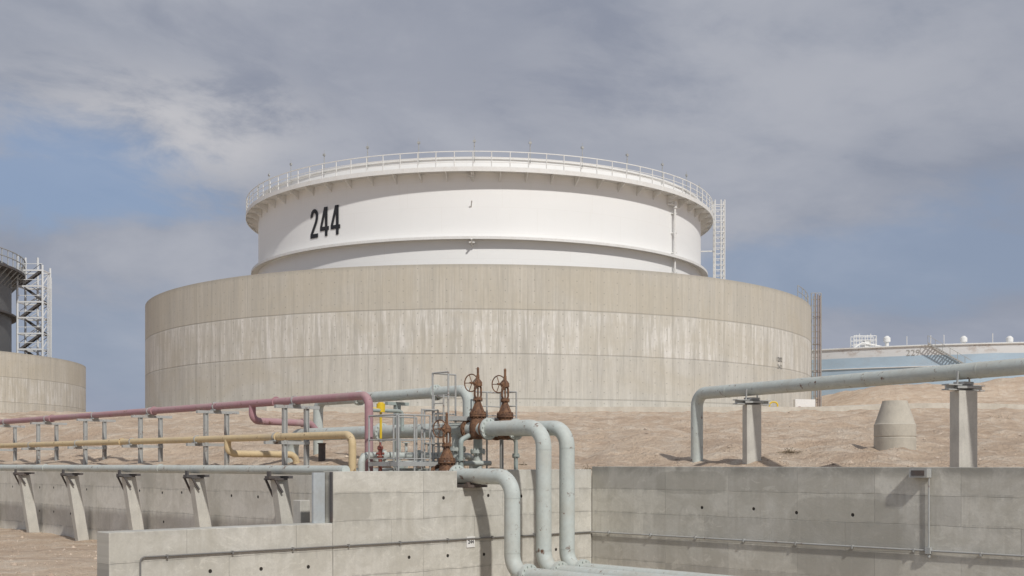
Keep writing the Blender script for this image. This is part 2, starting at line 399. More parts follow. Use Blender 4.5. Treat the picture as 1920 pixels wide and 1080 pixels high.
def foam(phi, ztop, zbot):
    mb = MB(); e = Vector((math.cos(phi), math.sin(phi), 0))
    mb.tube([pol(TC, 25.05, phi, ztop) - e * .9, pol(TC, 25.4, phi, ztop) - e * .7, pol(TC, 25.4, phi, ztop), pol(TC, 25.4, phi, zbot)], .11, .3, 12)
    mb.cyl(pol(TC, 25.4, phi, ztop + .4), pol(TC, 25.4, phi, ztop - .3), .2, seg=14)
    for zz in (25.5, 23.5, 21.5, 19.5): mb.beam(pol(TC, 25.0, phi, zz), pol(TC, 25.5, phi, zz) + e * .3, .3, .08)
    mb.beam(pol(TC, 25.25, phi, 14) + e * .35, pol(TC, 25.25, phi, ztop) + e * .35, .09)
    mb.obj('foam_pipe', WHITE, origin=TC, parent=tank)
foam(math.radians(52.5), 26.3, 14)
for phi, zz in ((math.radians(-.3), 27.0), (math.radians(-.3), 20.8)):
    mb = MB(); e = Vector((math.cos(phi), math.sin(phi), 0))
    mb.box(pol(TC, 25.3, phi, zz - .2), e * .28, Vector((0, .28, 0)), Z * .05); mb.beam(pol(TC, 25.1, phi, zz - .5), pol(TC, 26.1, phi, zz), .12)
    mb.obj('lifting_lug', WHITE, origin=TC, parent=tank)
mb = MB(); mb.beam(pol(TC, 25.0, math.radians(-.5), 24.0), pol(TC, 25.5, math.radians(-.3), 24.5), .1); mb.obj('lifting_lug', WHITE, origin=TC, parent=tank)
# ladder beside tank
mb = MB(); lx = Vector((23.75, 131, 0))
for dx, dy in ((-.55, 0), (.55, 0), (-.55, .9), (.55, .9), (0.12, 0)):
    mb.beam(lx + Vector((dx, dy, 15.5)), lx + Vector((dx, dy, 30.2)), .11)
zz = 16.0
while zz < 30.2:
    mb.beam(lx + Vector((-.55, 0, zz)), lx + Vector((.55, 0, zz)), .06); mb.beam(lx + Vector((.55, 0, zz)), lx + Vector((.55, .9, zz)), .06); mb.beam(lx + Vector((-.55, .9, zz)), lx + Vector((.55, .9, zz)), .06); zz += .62
for zz in (24.4, 28.6): mb.beam(lx + Vector((-.55, .4, zz)), lx + Vector((-2.9, .8, zz)), .12)
mb.beam(lx + Vector((-.55, .4, 30.1)), lx + Vector((-.55, 2.4, 30.1)), .1); mb.obj('ladder', WHITE, origin=TC, parent=tank)
# lettering
def bent_text(txt, C, R, phi0, z0, height, mat, parent, name, width=None, bold=.02, space=1.0, line=.85):
    cu = bpy.data.curves.new('lettering', 'FONT'); cu.body = txt; cu.size = 1; cu.align_x = 'CENTER'; cu.offset = bold; cu.resolution_u = 5; cu.space_line = line; cu.space_character = space
    to = bpy.data.objects.new('lettering', cu); COL.objects.link(to)
    dg = bpy.context.evaluated_depsgraph_get(); me = bpy.data.meshes.new_from_object(to.evaluated_get(dg))
    bpy.data.objects.remove(to)
    xs = [q.co.x for q in me.vertices]; ys = [q.co.y for q in me.vertices]
    h = max(ys) - min(ys); w = max(xs) - min(xs); sy = height / h; sx = sy if width is None else width / w
    cx = (max(xs) + min(xs)) / 2; cy = (max(ys) + min(ys)) / 2
    for q in me.vertices:
        a = phi0 + (q.co.x - cx) * sx / R; zz = z0 + (q.co.y - cy) * sy
        p = pol(C, R, a, zz) - C; q.co = p
    me.materials.clear(); me.materials.append(mat)
    ob = bpy.data.objects.new(name, me); COL.objects.link(ob); ob.location = C - parent.location; ob.parent = parent; return ob
def digits(C, R, phi0, z0, width, height, mat, parent, name):
    polys = []
    def two(x0):
        strip = []
        for a in (188, 165, 140, 115, 90, 65, 40, 15, -5):
            t = math.radians(a); strip.append(((.245 + .245 * math.cos(t), .74 + .26 * math.sin(t)), (.245 + .095 * math.cos(t), .74 + .125 * math.sin(t))))
        strip += [((.475, .62), (.325, .66)), ((.42, .50), (.275, .54)), ((.17, .145), (0.0, .145))]
        for i in range(len(strip) - 1):
            a, b = strip[i]; c, d = strip[i + 1]; polys.append([(x0 + q[0], q[1]) for q in (a, c, d, b)])
        polys.append([(x0, 0), (x0 + .48, 0), (x0 + .48, .145), (x0, .145)])
    def four(x0):
        for pl in ([(0, .2), (.29, .2), (.29, .335), (0, .335)], [(.29, 0), (.44, 0), (.44, 1), (.29, 1)], [(0, .335), (.14, .335), (.29, .72), (.29, 1), (.24, 1)], [(.44, .2), (.52, .2), (.52, .335), (.44, .335)]):
            polys.append([(x0 + a, b) for a, b in pl])
    two(0); four(.60); four(1.22); W = 1.74
    mb = MB()
    for pl in polys:
        mb.add([pol(C, R, phi0 + (x - W / 2) * width / W / R, z0 + (y - .5) * height) for x, y in pl], [tuple(range(len(pl)))])
    return mb.obj(name, mat, origin=C, parent=parent, smooth=False)
digits(TC, 25.06, math.radians(-35.8), 23.6, 4.05, 2.86, BLACK, tank, 'tank_number')
# ---------------------------------------------------------------- main bund
BM = bund_mat('bund board marked concrete', 36.8, [4, 5.4, 9.15, 12.85, 16.6], (.60, .575, .515))
bund = empty('containment_wall', TC + Z * 4.0, 'tall round board-marked concrete containment wall around white tank', 'containment wall', 'round concrete containment walls')
ringpart('wall', TC, [(36.8, 2), (36.8, 16.6), (36.3, 16.6), (36.3, 2)], BM, bund, 300)
bent_text('1202', TC, 36.84, math.radians(52.3), 9.98, .42, BLACK, bund, 'wall_number', 1.15, -.004)
bent_text('242', TC, 36.84, math.radians(52.4), 9.30, .38, CONDM, bund, 'wall_number', 1.0, -.004)
m, nt, bs = newmat('kerb concrete'); v, x, y, z = world_coords(nt); q = nz(nt, v, 1.2, 6, .7)
finish(nt, bs, mix(nt, q.ss(.3, .7), (.64, .60, .52), (.50, .46, .39)), .9, q, .03, .5); KERB = m
ringpart('footing_kerb', TC, [(36.82, 3), (36.82, 4.75), (38.2, 4.75), (38.4, 3)], KERB, bund, 200)
for i, (dx, dy) in enumerate(((0, 0), (.26, -.1), (.52, .1), (-.24, -.3))):
    mb = MB(); bx = Vector((32.95 + dx, 124.5 + dy, 0)); mb.cyl(bx + Z * 3, bx + Z * (18.5 - .1 * i), .085 if i < 3 else .06, seg=12)
    for zz in (7, 10, 13, 16): mb.flange(bx + Z * zz, Z, .13, .06, 6, .02)
    mb.obj('riser_pipe', BROWN if i != 3 else GALV, origin=bx + Z * 5, label='thin brown riser pipe standing beside round concrete wall', category='pipe', group='riser pipes beside the containment wall')
mb = MB(); bx = Vector((32.95, 124.75, 0))
for dx in (-.38, .68): mb.beam(bx + Vector((dx, 0, 4)), bx + Vector((dx, 0, 18.6)), .09)
zz = 6.0
while zz < 18.6: mb.beam(bx + Vector((-.38, 0, zz)), bx + Vector((.68, 0, zz)), .07); zz += .7
for zz in (9, 13, 17): mb.beam(bx + Vector((-.38, 0, zz)), bx + Vector((-.9, .6, zz)), .1)
mb.obj('ladder', GALV, origin=bx + Z * 5, label='narrow grey steel ladder frame behind the riser pipes', category='ladder', smooth=False)
mb = MB()
for i in range(6):
    a0 = math.radians(62 + i * 3.2); mb.beam(pol(TC, 36.5, a0, 16.6), pol(TC, 36.5, a0, 17.9), .06)
    if i < 5:
        for zz in (17.3, 17.9): mb.beam(pol(TC, 36.5, a0, zz), pol(TC, 36.5, a0 + math.radians(3.2), zz), .05)
mb.obj('guard_rail', GALV, origin=TC, parent=bund)
mb = MB(); a0 = math.radians(-88); mb.beam(pol(TC, 36.7, a0, 8.6), pol(TC, 37.5, a0, 8.6), .3, .25); mb.beam(pol(TC, 37.5, a0, 8.3), pol(TC, 37.5, a0, 9.0), .2); mb.obj('wall_lamp', DARK, origin=TC, parent=bund)
# ---------------------------------------------------------------- left tank
LC = Vector((-108, 185, 0))
lb = empty('containment_wall', LC + Z * 4, 'round pale concrete containment wall around dark tank', 'containment wall', 'round concrete containment walls')
ringpart('wall', LC, [(36.8, 2), (36.8, 16.6), (36.3, 16.6), (36.3, 2)], bund_mat('bund concrete tan', 36.8, [4, 5.4, 9.15, 12.85, 16.6], (.61, .575, .50), 20, (.98, .96, .93)), lb, 240)
lt = empty('storage_tank', LC + Z * 4, 'dark grey unpainted steel tank with walkway behind concrete wall', 'storage tank', 'oil storage tanks')
ringpart('shell', LC, [(25, 4), (25, 33), (24.9, 33), (24.9, 4)], shell_mat('dark steel shell', 25, (.15, .15, .15), (.22, .17, .13)), lt)
ringpart('stiffener_ring', LC, [(25.02, 24.5), (25.9, 24.5), (25.9, 24.8), (25.02, 24.8)], DARK, lt)
ringpart('walkway', LC, [(25.02, 31.5), (27.2, 31.5), (27.2, 31.9), (25.02, 31.9)], DARK, lt)
mb = MB()
for k in range(90):
    t = 2 * math.pi * k / 90; mb.beam(pol(LC, 27.1, t, 31.9), pol(LC, 27.1, t, 34.4), .12)
    mb.beam(pol(LC, 27.0, t, 31.5), pol(LC, 25.0, t, 29.3), .14)
for zz in (33.2, 34.3): mb.ring(LC.x, LC.y, [(27.05, zz - .06), (27.2, zz - .06), (27.2, zz + .06), (27.05, zz + .06)], 180)
mb.obj('handrail', GALV, origin=LC, parent=lt)
for k in range(7):
    mb = MB(); a0 = math.radians(42 + k * 5); mb.beam(pol(LC, 25.1, a0, 33), pol(LC, 25.1, a0, 37 - (k % 3) * .7), .14); mb.beam(pol(LC, 25.1, a0, 36.0), pol(LC, 25.1, a0 + .06, 36.0), .1)
    mb.obj('lightning_mast', GALV, origin=LC, parent=lt)
# stair tower
TP = paint('pale tower paint', (.74, .75, .75), amt=.15)
tw = Vector((-80.9, 194, 0)); st = empty('stair_tower', tw + Z * 4, 'white steel lattice stair tower beside dark tank', 'stair tower')
mb = MB(); hw = 2.1; hd = 1.6
for sx in (-1, 0, 1):
    for sy in (-1, 1):
        if sx == 0 and sy == -1: continue
        mb.beam(tw + Vector((sx * hw, sy * hd, 4)), tw + Vector((sx * hw, sy * hd, 35.2 if sx < 1 else 33.4)), .28)
zz = 6.0; lev = []
while zz < 34.5: lev.append(zz); zz += 2.65
for i, zz in enumerate(lev):
    for sy in (-1, 1):
        mb.beam(tw + Vector((-hw, sy * hd, zz)), tw + Vector((hw, sy * hd, zz)), .26)
    mb.beam(tw + Vector((-hw, -hd, zz + 1.1)), tw + Vector((hw, -hd, zz + 1.1)), .1)
    for sx in (-1, 1): mb.beam(tw + Vector((sx * hw, -hd, zz)), tw + Vector((sx * hw, hd, zz)), .2)
    if zz < 31:
        mb.beam(tw + Vector((hw, -hd, zz)), tw + Vector((hw, hd, zz + 2.65)), .12)
        mb.beam(tw + Vector((-hw, hd, zz)), tw + Vector((hw, hd, zz + 2.65)), .12)
for k in range(4): mb.beam(tw + Vector((hw + .9, -hd + k * .5, 10)), tw + Vector((hw + .9, -hd + k * .5, 31.5)), .12)
for zz in lev:
    if zz < 31: mb.beam(tw + Vector((hw, 0, zz + .5)), tw + Vector((hw + .9, 0, zz + .5)), .12)
mb.obj('frame', TP, origin=tw, parent=st, smooth=False)
for i, zz in enumerate(lev[:-1]):
    mb = MB(); y0 = -hd + .5 if i % 2 else hd - .5; sgn = 1 if i % 2 else -1
    a0 = tw + Vector((-hw * .85 * sgn, y0, zz)); a1 = tw + Vector((hw * .85 * sgn, y0, zz + 2.65))
    for o in (-.42, .42): mb.beam(a0 + Vector((0, o, 0)), a1 + Vector((0, o, 0)), .08, .34)
    for k in range(9): mb.box(a0.lerp(a1, (k + .5) / 9), (.17, 0, 0), (0, .42, 0), (0, 0, .03))
    mb.beam(a0 + Vector((0, -.42, 1.1)), a1 + Vector((0, -.42, 1.1)), .07)
    mb.beam(a0 + Vector((0, -.42, 0)), a0 + Vector((0, -.42, 1.1)), .07); mb.beam(a1 + Vector((0, -.42, 0)), a1 + Vector((0, -.42, 1.1)), .07)
    mb.obj('stair_flight', DARK, origin=tw, parent=st, smooth=False)
mb = MB(); mb.beam(tw + Vector((-hw, 0, 32)), tw + Vector((-7, -1, 32)), 1.2, .2)
for k in range(5): mb.beam(tw + Vector((-hw - k, -.6, 32)), tw + Vector((-hw - k, -.7, 33.3)), .1)
mb.beam(tw + Vector((-hw, -.6, 33.2)), tw + Vector((-7, -1.5, 33.2)), .08); mb.obj('bridge', GALV, origin=tw, parent=st)
# ---------------------------------------------------------------- right tank
def at_px(px, depth): return Vector(((px - 960) / F * depth, depth, 0))
RC = Vector((77.7, 211.2, 0)); RR = 66.0
def hit(px):
    d = Vector(((px - 960) / F, 1, 0)).normalized(); t = RC.dot(d); per = (RC - d * t).length
    p = d * (t - math.sqrt(RR * RR - per * per)); return math.atan2(p.x - RC.x, RC.y - p.y), p.y
rt = empty('storage_tank', RC + Z * 8, 'low weathered tank, white upper band over light blue, numbered 229', 'storage tank', 'oil storage tanks')
TZ = 15.6
ringpart('shell', RC, [(RR, 5), (RR, TZ), (RR - .1, TZ), (RR - .1, 5)], shell_mat('blue and white weathered shell', RR, (.72, .73, .73), (.50, .47, .42), .6, band=(14.2, (.46, .59, .70))), rt, 360)
ringpart('stiffener_ring', RC, [(RR + .02, TZ - .2), (RR + .2, TZ - .2), (RR + .2, TZ - .08), (RR + .02, TZ - .08)], WHITE, rt)
ringpart('wind_girder', RC, [(RR + .02, 12.7), (RR + .15, 12.7), (RR + .15, 12.8), (RR + .02, 12.8)], WHITE, rt)
mb = MB(); mb.lathe(RC + Z * (TZ - .6), Z, [(RR - .2, 0), (RR - .2, .4), (20, 2.2), (.1, 2.5)], 120); mb.obj('roof', WHITE, origin=RC, parent=rt)
ph, dp = hit(1712); bent_text('229', RC, RR + .06, ph, (870 - 661) * dp / F, .75, GREYTXT, rt, 'tank_number', 1.7, -.008)
mb = MB(); N = 18; pa, da = hit(1740); pb, db = hit(1822); za = TZ + .1; zb = (870 - 692) * db / F
for i in range(N):
    t0 = pa + (pb - pa) * i / N; t1 = pa + (pb - pa) * (i + 1) / N; z0 = za + (zb - za) * i / N; z1 = za + (zb - za) * (i + 1) / N
    for R_ in (RR + .15, RR + .9): mb.beam(pol(RC, R_, t0, z0), pol(RC, R_, t1, z1), .05, .16)
    mb.beam(pol(RC, RR + .9, t0, z0 + .95), pol(RC, RR + .9, t1, z1 + .95), .055)
    mb.beam(pol(RC, RR + .15, (t0 + t1) / 2, (z0 + z1) / 2), pol(RC, RR + .9, (t0 + t1) / 2, (z0 + z1) / 2), .2, .04)
    if i % 3 == 0: mb.beam(pol(RC, RR + .9, t0, z0), pol(RC, RR + .9, t0, z0 + .95), .05)
mb.obj('stair', GALV, origin=RC, parent=rt, smooth=False)
for px in (1663, 1807, 1893):
    p = at_px(px, 165); zt = (870 - 630) * 165 / F; mb = MB(); mb.cyl(p + Z * 15, p + Z * (zt - .8), .28, seg=12); mb.lathe(p + Z * (zt - .9), Z, [(.35, 0), (.5, .05), (.5, .6), (.2, .9)], 14)
    mb.obj('roof_vent', WHITE, origin=p, parent=rt)
for px in (1640, 1700, 1745, 1770, 1862):
    ph, dp = hit(px); mb = MB(); q = pol(RC, RR - .3, ph, 0); mb.cyl(q + Z * 15, q + Z * 16.8, .05, seg=6); mb.obj('rim_post', WHITE, origin=q, parent=rt)
mb = MB(); p = at_px(1622, 163); zb = (870 - 652) * 163 / F
for i in range(5):
    for j in (0, 1): mb.beam(p + Vector((i * .8 - 1.6, j * 1.5, zb - 1)), p + Vector((i * .8 - 1.6, j * 1.5, zb + 1.7 + .3 * (i % 2))), .1)
for zz in (.5, 1.1, 1.7):
    for j in (0, 1): mb.beam(p + Vector((-1.6, j * 1.5, zb + zz)), p + Vector((1.6, j * 1.5, zb + zz)), .09)
mb.box(p + Vector((.4, .5, zb + .6)), (.5, 0, 0), (0, .4, 0), (0, 0, .5)); mb.tube([p + Vector((-1.5, 0, zb)), p + Vector((-.4, 0, zb + .7)), p + Vector((3, 0, zb))], .12, .3, 8)
mb.obj('gauging_platform', WHITE, origin=p, parent=rt, smooth=False)
# ---------------------------------------------------------------- flat walls
def flat_wall(name, o, direction, L, z0, z1, th, thdir, mat, label, segs=None, bevel=.012):
    d = Vector(direction).normalized()
    mb = MB(); ang = math.atan2(d.y, d.x); lt_ = Matrix.Rotation(-ang, 3, 'Z') @ Vector(thdir)
    sgn = 1 if lt_.y > 0 else -1
    for (a, b, ztop) in (segs or [(0, L, z1)]):
        mb.box(((a + b) / 2, sgn * th / 2, (z0 + ztop) / 2), ((b - a) / 2, 0, 0), (0, th / 2, 0), (0, 0, (ztop - z0) / 2))
    ob = mb.obj(name, mat, smooth=False, bevel=bevel, label=label, category='concrete wall'); ob.location = o; ob.rotation_euler = (0, 0, ang); return ob
flat_wall('retaining_wall', P(0.0, -.0), -U, 22, -3.4, -.06, .36, V, W_RIGHT, 'grey weathered formwork concrete wall along the sandy berm')
def notched_wall():
    pts = [(0, -3.4), (7.546, -3.4), (7.546, -.13), (4.1, -.13), (4.1, -.52), (3.24, -.52), (3.24, -.15), (0, -.15)]
    th = .36; n = len(pts); vs = [(a, 0, z) for a, z in pts] + [(a, th, z) for a, z in pts]
    mb = MB(); fs = [(i, (i + 1) % n, n + (i + 1) % n, n + i) for i in range(n)]
    for o in (0, n):
        fs += [(o + 0, o + 5, o + 6, o + 7), (o + 0, o + 1, o + 4, o + 5), (o + 1, o + 2, o + 3, o + 4)]
    mb.add(vs, fs); ob = mb.obj('retaining_wall', W_FRONT, smooth=False, label='light concrete wall with notch for the pipe', category='concrete wall', bevel=.012)
    ob.location = P(-7.55, 0); ob.rotation_euler = (0, 0, math.atan2(V.y, V.x)); return ob
notched_wall()
flat_wall('low_wall', P(-12.15, 0.004), V, 4.596, -3.4, -1.18, .5, U, W_FRONT, 'low light concrete wall ending on sand', bevel=.015)
flat_wall('retaining_wall', P(-6.6, .37), U, 45, -3.4, -.17, .34, V, W_LEFT, 'pale concrete retaining wall behind leaning supports', bevel=.01)
p = at_px(1508, 107); p.z = gz_xy(p.x, p.y); mb = MB(); mb.box(p + Z * .4, (1.0, .25, 0), (-.05, .2, 0), (0, 0, .75)); mb.obj('low_wall', WHITE, origin=p, smooth=False, label='small white painted wall at foot of round concrete wall', category='wall', bevel=.02)
mb = MB(); mb.box(P(-7.70, .30, -.69), V * .135, U * .03, Z * .52); mb.obj('steel_panel', paint('blue grey panel paint', (.46, .50, .52), amt=.3), origin=P(-7.7, .3, -1), label='blue grey steel panel at the wall end', category='panel', smooth=False)
mb = MB(); mb.box(P(-7.45, 1.3, -1.5), V * .12, U * .14, Z * .75); mb.obj('concrete_block', W_POST, origin=P(-7.45, 1.3, -2.2), label='upright concrete block behind low wall', category='concrete block', smooth=False, bevel=.015)
mb = MB(); mb.box(P(-7.565, .05, -.66), V * .012, U * .04, Z * .5)
mb.obj('joint_filler', DARK, origin=P(-7.565, .05, -.6), label='dark joint filler strip on the wall end', category='joint filler', smooth=False)
mb = MB(); mb.tube([P(-11.6, -.035, -2.9), P(-11.6, -.035, -1.63), P(-.05, -.035, -1.65)], .016, .08, 8)
for k in range(9): mb.box(P(-11.1 + 1.3 * k, -.03, -1.64), V * .015, U * .028, Z * .03)
mb.obj('conduit', CONDM, origin=P(-6, -.03, -1.65), label='thin grey conduit clipped along light concrete wall', category='conduit')
mb = MB(); mb.tube([P(-.05, -.05, -1.65), P(-.05, -18, -1.62)], .02, .1, 8)
for k in range(14): mb.box(P(-.045, -.6 - 1.3 * k, -1.645), V * .035, U * .015, Z * .035)
mb.box(P(-.06, -8.7, -1.63), V * .05, U * .05, Z * .06)
mb.tube([P(-.05, -8.7, -1.63), P(-.05, -8.7, -.25)], .018, .1, 8); mb.tube([P(-.05, -8.7, -1.63), P(-.05, -8.7, -1.76)], .03, .1, 8)
mb.obj('conduit', GALV, origin=P(-.05, -8, -1.65), label='grey conduit run with vertical drop on grey wall', category='conduit')
mb = MB(); mb.box(P(-.10, -8.55, -.17), V * .09, U * .18, Z * .085); mb.box(P(-.195, -8.55, -.17), V * .004, U * .13, Z * .05, 1)
mb.obj('junction_box', [GALV, DARK], origin=P(-.1, -8.55, -.17), label='grey metal junction box at top of the wall', category='junction box', smooth=False)
sg = empty('sign_plate', P(-3.93, -.02, -1.72), 'small white plate reading 244 on the wall', 'sign')
mb = MB(); mb.box(P(-3.93, -.012, -1.72), V * .12, U * .008, Z * .12); mb.obj('plate', WHITE, origin=sg.location, parent=sg, smooth=False)
cu = bpy.data.curves.new('plate_number', 'FONT'); cu.body = '244'; cu.size = .11; cu.align_x = 'CENTER'; cu.align_y = 'CENTER'; cu.offset = .003
to = bpy.data.objects.new('tmp', cu); COL.objects.link(to); me = bpy.data.meshes.new_from_object(to.evaluated_get(bpy.context.evaluated_depsgraph_get())); bpy.data.objects.remove(to)
me.materials.clear(); me.materials.append(BLACK); to = bpy.data.objects.new('plate_number', me); COL.objects.link(to); to.parent = sg; to.location = -U * .004
to.rotation_euler = (math.radians(90), 0, math.atan2(V.y, V.x))
# ---------------------------------------------------------------- A B C lines
r = .172
CF = -1.3; ZB = -2.34
bA, bB, bC = -3.88, -2.94, -2.21
mb = MB(); mb.tube([P(bA, 20, -.27), P(bA, CF, -.27), P(bA, CF, ZB), P(bA, -12, ZB)], r, .42, 28)
for zz in (-.72, -1.88): mb.cyl(P(bA, CF, zz - .008), P(bA, CF, zz + .008), r + .005, seg=28)
mb.flange(P(bA, CF - .50, ZB), U, .25, .09); mb.flange(P(bA, 1.25, -.27), U, .25, .06); mb.flange(P(bA, .5, -.27), U, .25, .06)
mb.obj('pipeline', GREEN, origin=P(bA, CF, -1), label='pale green pipe dropping through the wall notch', category='pipeline', group='pale green pipelines at the valves')
mb = MB(); mb.tube([P(bB, 8.8, -.6), P(bB, 8.8, .82), P(bB, CF, .81), P(bB, CF, ZB), P(bB, -12, ZB)], r, .45, 28)
for zz in (.32, -1.88): mb.cyl(P(bB, CF, zz - .008), P(bB, CF, zz + .008), r + .005, seg=28)
mb.flange(P(bB, CF - .50, ZB), U, .25, .09); mb.flange(P(bB, .50, .81), U, .25, .05); mb.flange(P(bB, 4.6, .81), U, .24, .1)
mb.cyl(P(bB, 1.6, .75), P(bB, 1.6, -1), .13, seg=18); mb.flange(P(bB, 1.6, .35), Z, .2, .08)
mb.obj('pipeline', GREEN, origin=P(bB, CF, -1), label='pale green pipe bending down from rusty valve', category='pipeline', group='pale green pipelines at the valves')
mb = MB(); mb.tube([P(bC, 8.6, .2), P(bC, 8.6, 1.80), P(bC, 2.05, 1.80), P(bC, 2.05, .81), P(bC, 1.3, .81)], .14, .3, 24); mb.tube([P(bC, 1.3, .81), P(bC, CF, .81), P(bC, CF, ZB), P(bC, -12, ZB)], r, .42, 28)
for zz in (.36, -1.88): mb.cyl(P(bC, CF, zz - .008), P(bC, CF, zz + .008), r + .005, seg=28)
mb.flange(P(bC, CF - .50, ZB), U, .25, .09); mb.flange(P(bC, .36, .81), U, .25, .05); mb.flange(P(bC, 1.3, .81), U, .24, .07); mb.flange(P(bC, 3.3, 1.8), U, .2, .1); mb.flange(P(bC, 6.6, 1.8), U, .2, .1)
mb.cyl(P(bC, 1.7, .75), P(bC, 1.7, -1), .11, seg=18); mb.flange(P(bC, 1.7, .3), Z, .18, .08)
mb.obj('pipeline', GREEN, origin=P(bC, CF, -1), label='pale green pipe stepping up behind rusty valve', category='pipeline', group='pale green pipelines at the valves')
mb = MB(); mb.box(P(bA, .1, -.485), V * .28, U * .3, Z * .03); mb.box(P(bA, -.05, -.45), V * .2, U * .03, Z * .05); mb.obj('pipe_saddle', DARK, origin=P(bA, 0, -.5), label='dark steel saddle under pale green pipe', category='pipe saddle', smooth=False)
mb = MB(); q = P(bC, 4.9, 0); mb.beam(q - Z * .2, q + Z * 1.6, .14); mb.beam(q + Z * 1.58 - V * .35, q + Z * 1.58 + V * .35, .12, .08); mb.box(q - Z * .1, V * .2, U * .2, Z * .05)
mb.obj('pipe_stand', GREEN_D, origin=q, label='green steel stand under raised pale pipe', category='pipe stand', smooth=False)
mb = MB(); mb.tube([P(-5.0, 2.6, -.6), P(-5.0, 2.6, .2), P(-1.6, 2.6, .2), P(-1.6, 2.6, -.6)], .085, .2, 14)
for bb in (-4.4, -3.3, -2.5, -2.0): mb.flange(P(bb, 2.6, .2), V, .14, .09, 8, .012)
mb.tube([P(-4.7, 3.0, .2), P(-4.0, 3.0, .02), P(-4.0, 1.6, .02), P(-1.9, 1.6, .02)], .06, .15, 12)
for bb in (-3.7, -3.0, -2.7): mb.cyl(P(bb, 2.6, .2), P(bb, 2.6, .5), .035, seg=8); mb.cyl(P(bb, 2.6, .5), P(bb, 2.6, .52), .1, seg=14)
mb.obj('drain_manifold', GREEN, origin=P(-3.3, 2.6, .2), label='small pale green drain pipework below walkway', category='pipework')
mb = MB(); mb.tube([P(-1.7, .9, -.8), P(-1.7, .9, .62), P(-2.0, .9, .62)], .05, .12, 12); mb.flange(P(-1.7, .9, .2), Z, .09, .05, 6, .01)
mb.tube([P(-3.35, 1.0, -.8), P(-3.35, 1.0, .55), P(-3.1, 1.0, .66)], .06, .12, 12); mb.flange(P(-3.35, 1.0, .1), Z, .1, .05, 6, .01)
mb.tube([P(-3.2, 3.4, .81), P(-3.2, 3.4, 1.3), P(-4.2, 3.4, 1.3), P(-4.2, 3.4, -.4)], .045, .1, 10)
mb.obj('bypass_pipe', GREEN_D, origin=P(-2.5, 1, 0), label='thin grey green bypass pipes around the valves', category='pipework')
# ---------------------------------------------------------------- valves
def make_valve(b, c, z, lab):
    o = P(b, c, z); e = empty('gate_valve', o, lab, 'valve', 'rusty gate valves')
    mb = MB(); mb.cyl(o - U * .32, o + U * .32, .17, seg=24); mb.flange(o - U * .31, U, .25, .055); mb.flange(o + U * .31, U, .25, .055)
    mb.lathe(o - Z * .24, Z, [(.07, 0), (.16, .04), (.20, .16), (.205, .3), (.17, .44), (.145, .54)], 24); mb.flange(o + Z * .31, Z, .2, .045)
    mb.obj('body', RUST, origin=o, parent=e)
    mb = MB(); mb.flange(o + Z * .36, Z, .2, .04, 10); mb.lathe(o + Z * .38, Z, [(.15, 0), (.14, .05), (.09, .15), (.07, .24), (.07, .31)], 20); mb.flange(o + Z * .69, Z, .11, .04, 6, .012)
    for k in range(6):
        t = k * math.pi / 3; d = U * math.cos(t) + V * math.sin(t); mb.beam(o + Z * .40 + d * .15, o + Z * .62 + d * .06, .02, .02)
    mb.obj('bonnet', RUST, origin=o, parent=e)
    mb = MB()
    for s_ in (-1, 1): mb.tube([o + V * .04 * s_ + Z * .70, o + V * .10 * s_ + Z * .78, o + V * .095 * s_ + Z * .96, o + V * .05 * s_ + Z * 1.02], .024, .05, 10)
    mb.lathe(o + Z * .98, Z, [(.06, 0), (.10, .02), (.10, .11), (.07, .15), (.045, .18)], 18)
    mb.obj('yoke', RUST, origin=o, parent=e)
    mb = MB(); mb.cyl(o + Z * .7, o + Z * 1.2, .02, seg=10); mb.cyl(o + Z * 1.15, o + Z * 1.26, .04, .036, seg=12); mb.cyl(o + Z * 1.26, o + Z * 1.40, .028, seg=10); mb.cyl(o + Z * 1.40, o + Z * 1.44, .036, .016, seg=10)
    mb.obj('stem_cover', RUST, origin=o, parent=e)
    ax = Vector((-.62, -.78, 0)).normalized(); wc = o + Z * 1.06 + ax * .24; a = Z; b_ = ax.cross(Z)
    mb = MB(); n = 28; R_ = .20; pts = [wc + a * R_ * math.cos(2 * math.pi * i / n) + b_ * R_ * math.sin(2 * math.pi * i / n) for i in range(n)]
    for i in range(n): mb.cyl(pts[i], pts[(i + 1) % n], .014, seg=8, caps=False)
    for k in range(5):
        t = 2 * math.pi * k / 5 + .3; mb.cyl(wc - ax * .03, wc + a * R_ * math.cos(t) + b_ * R_ * math.sin(t), .01, seg=6)
    mb.cyl(wc - ax * .24, wc + ax * .04, .024, seg=10); mb.obj('handwheel', RUST, origin=o, parent=e)
make_valve(bB, .87, .81, 'rusty brown gate valve with handwheel on pale green pipe')
make_valve(bC, .73, .81, 'rusty brown gate valve with handwheel on pale green pipe')
make_valve(bA, .87, -.27, 'lower rusty gate valve with handwheel behind wall')
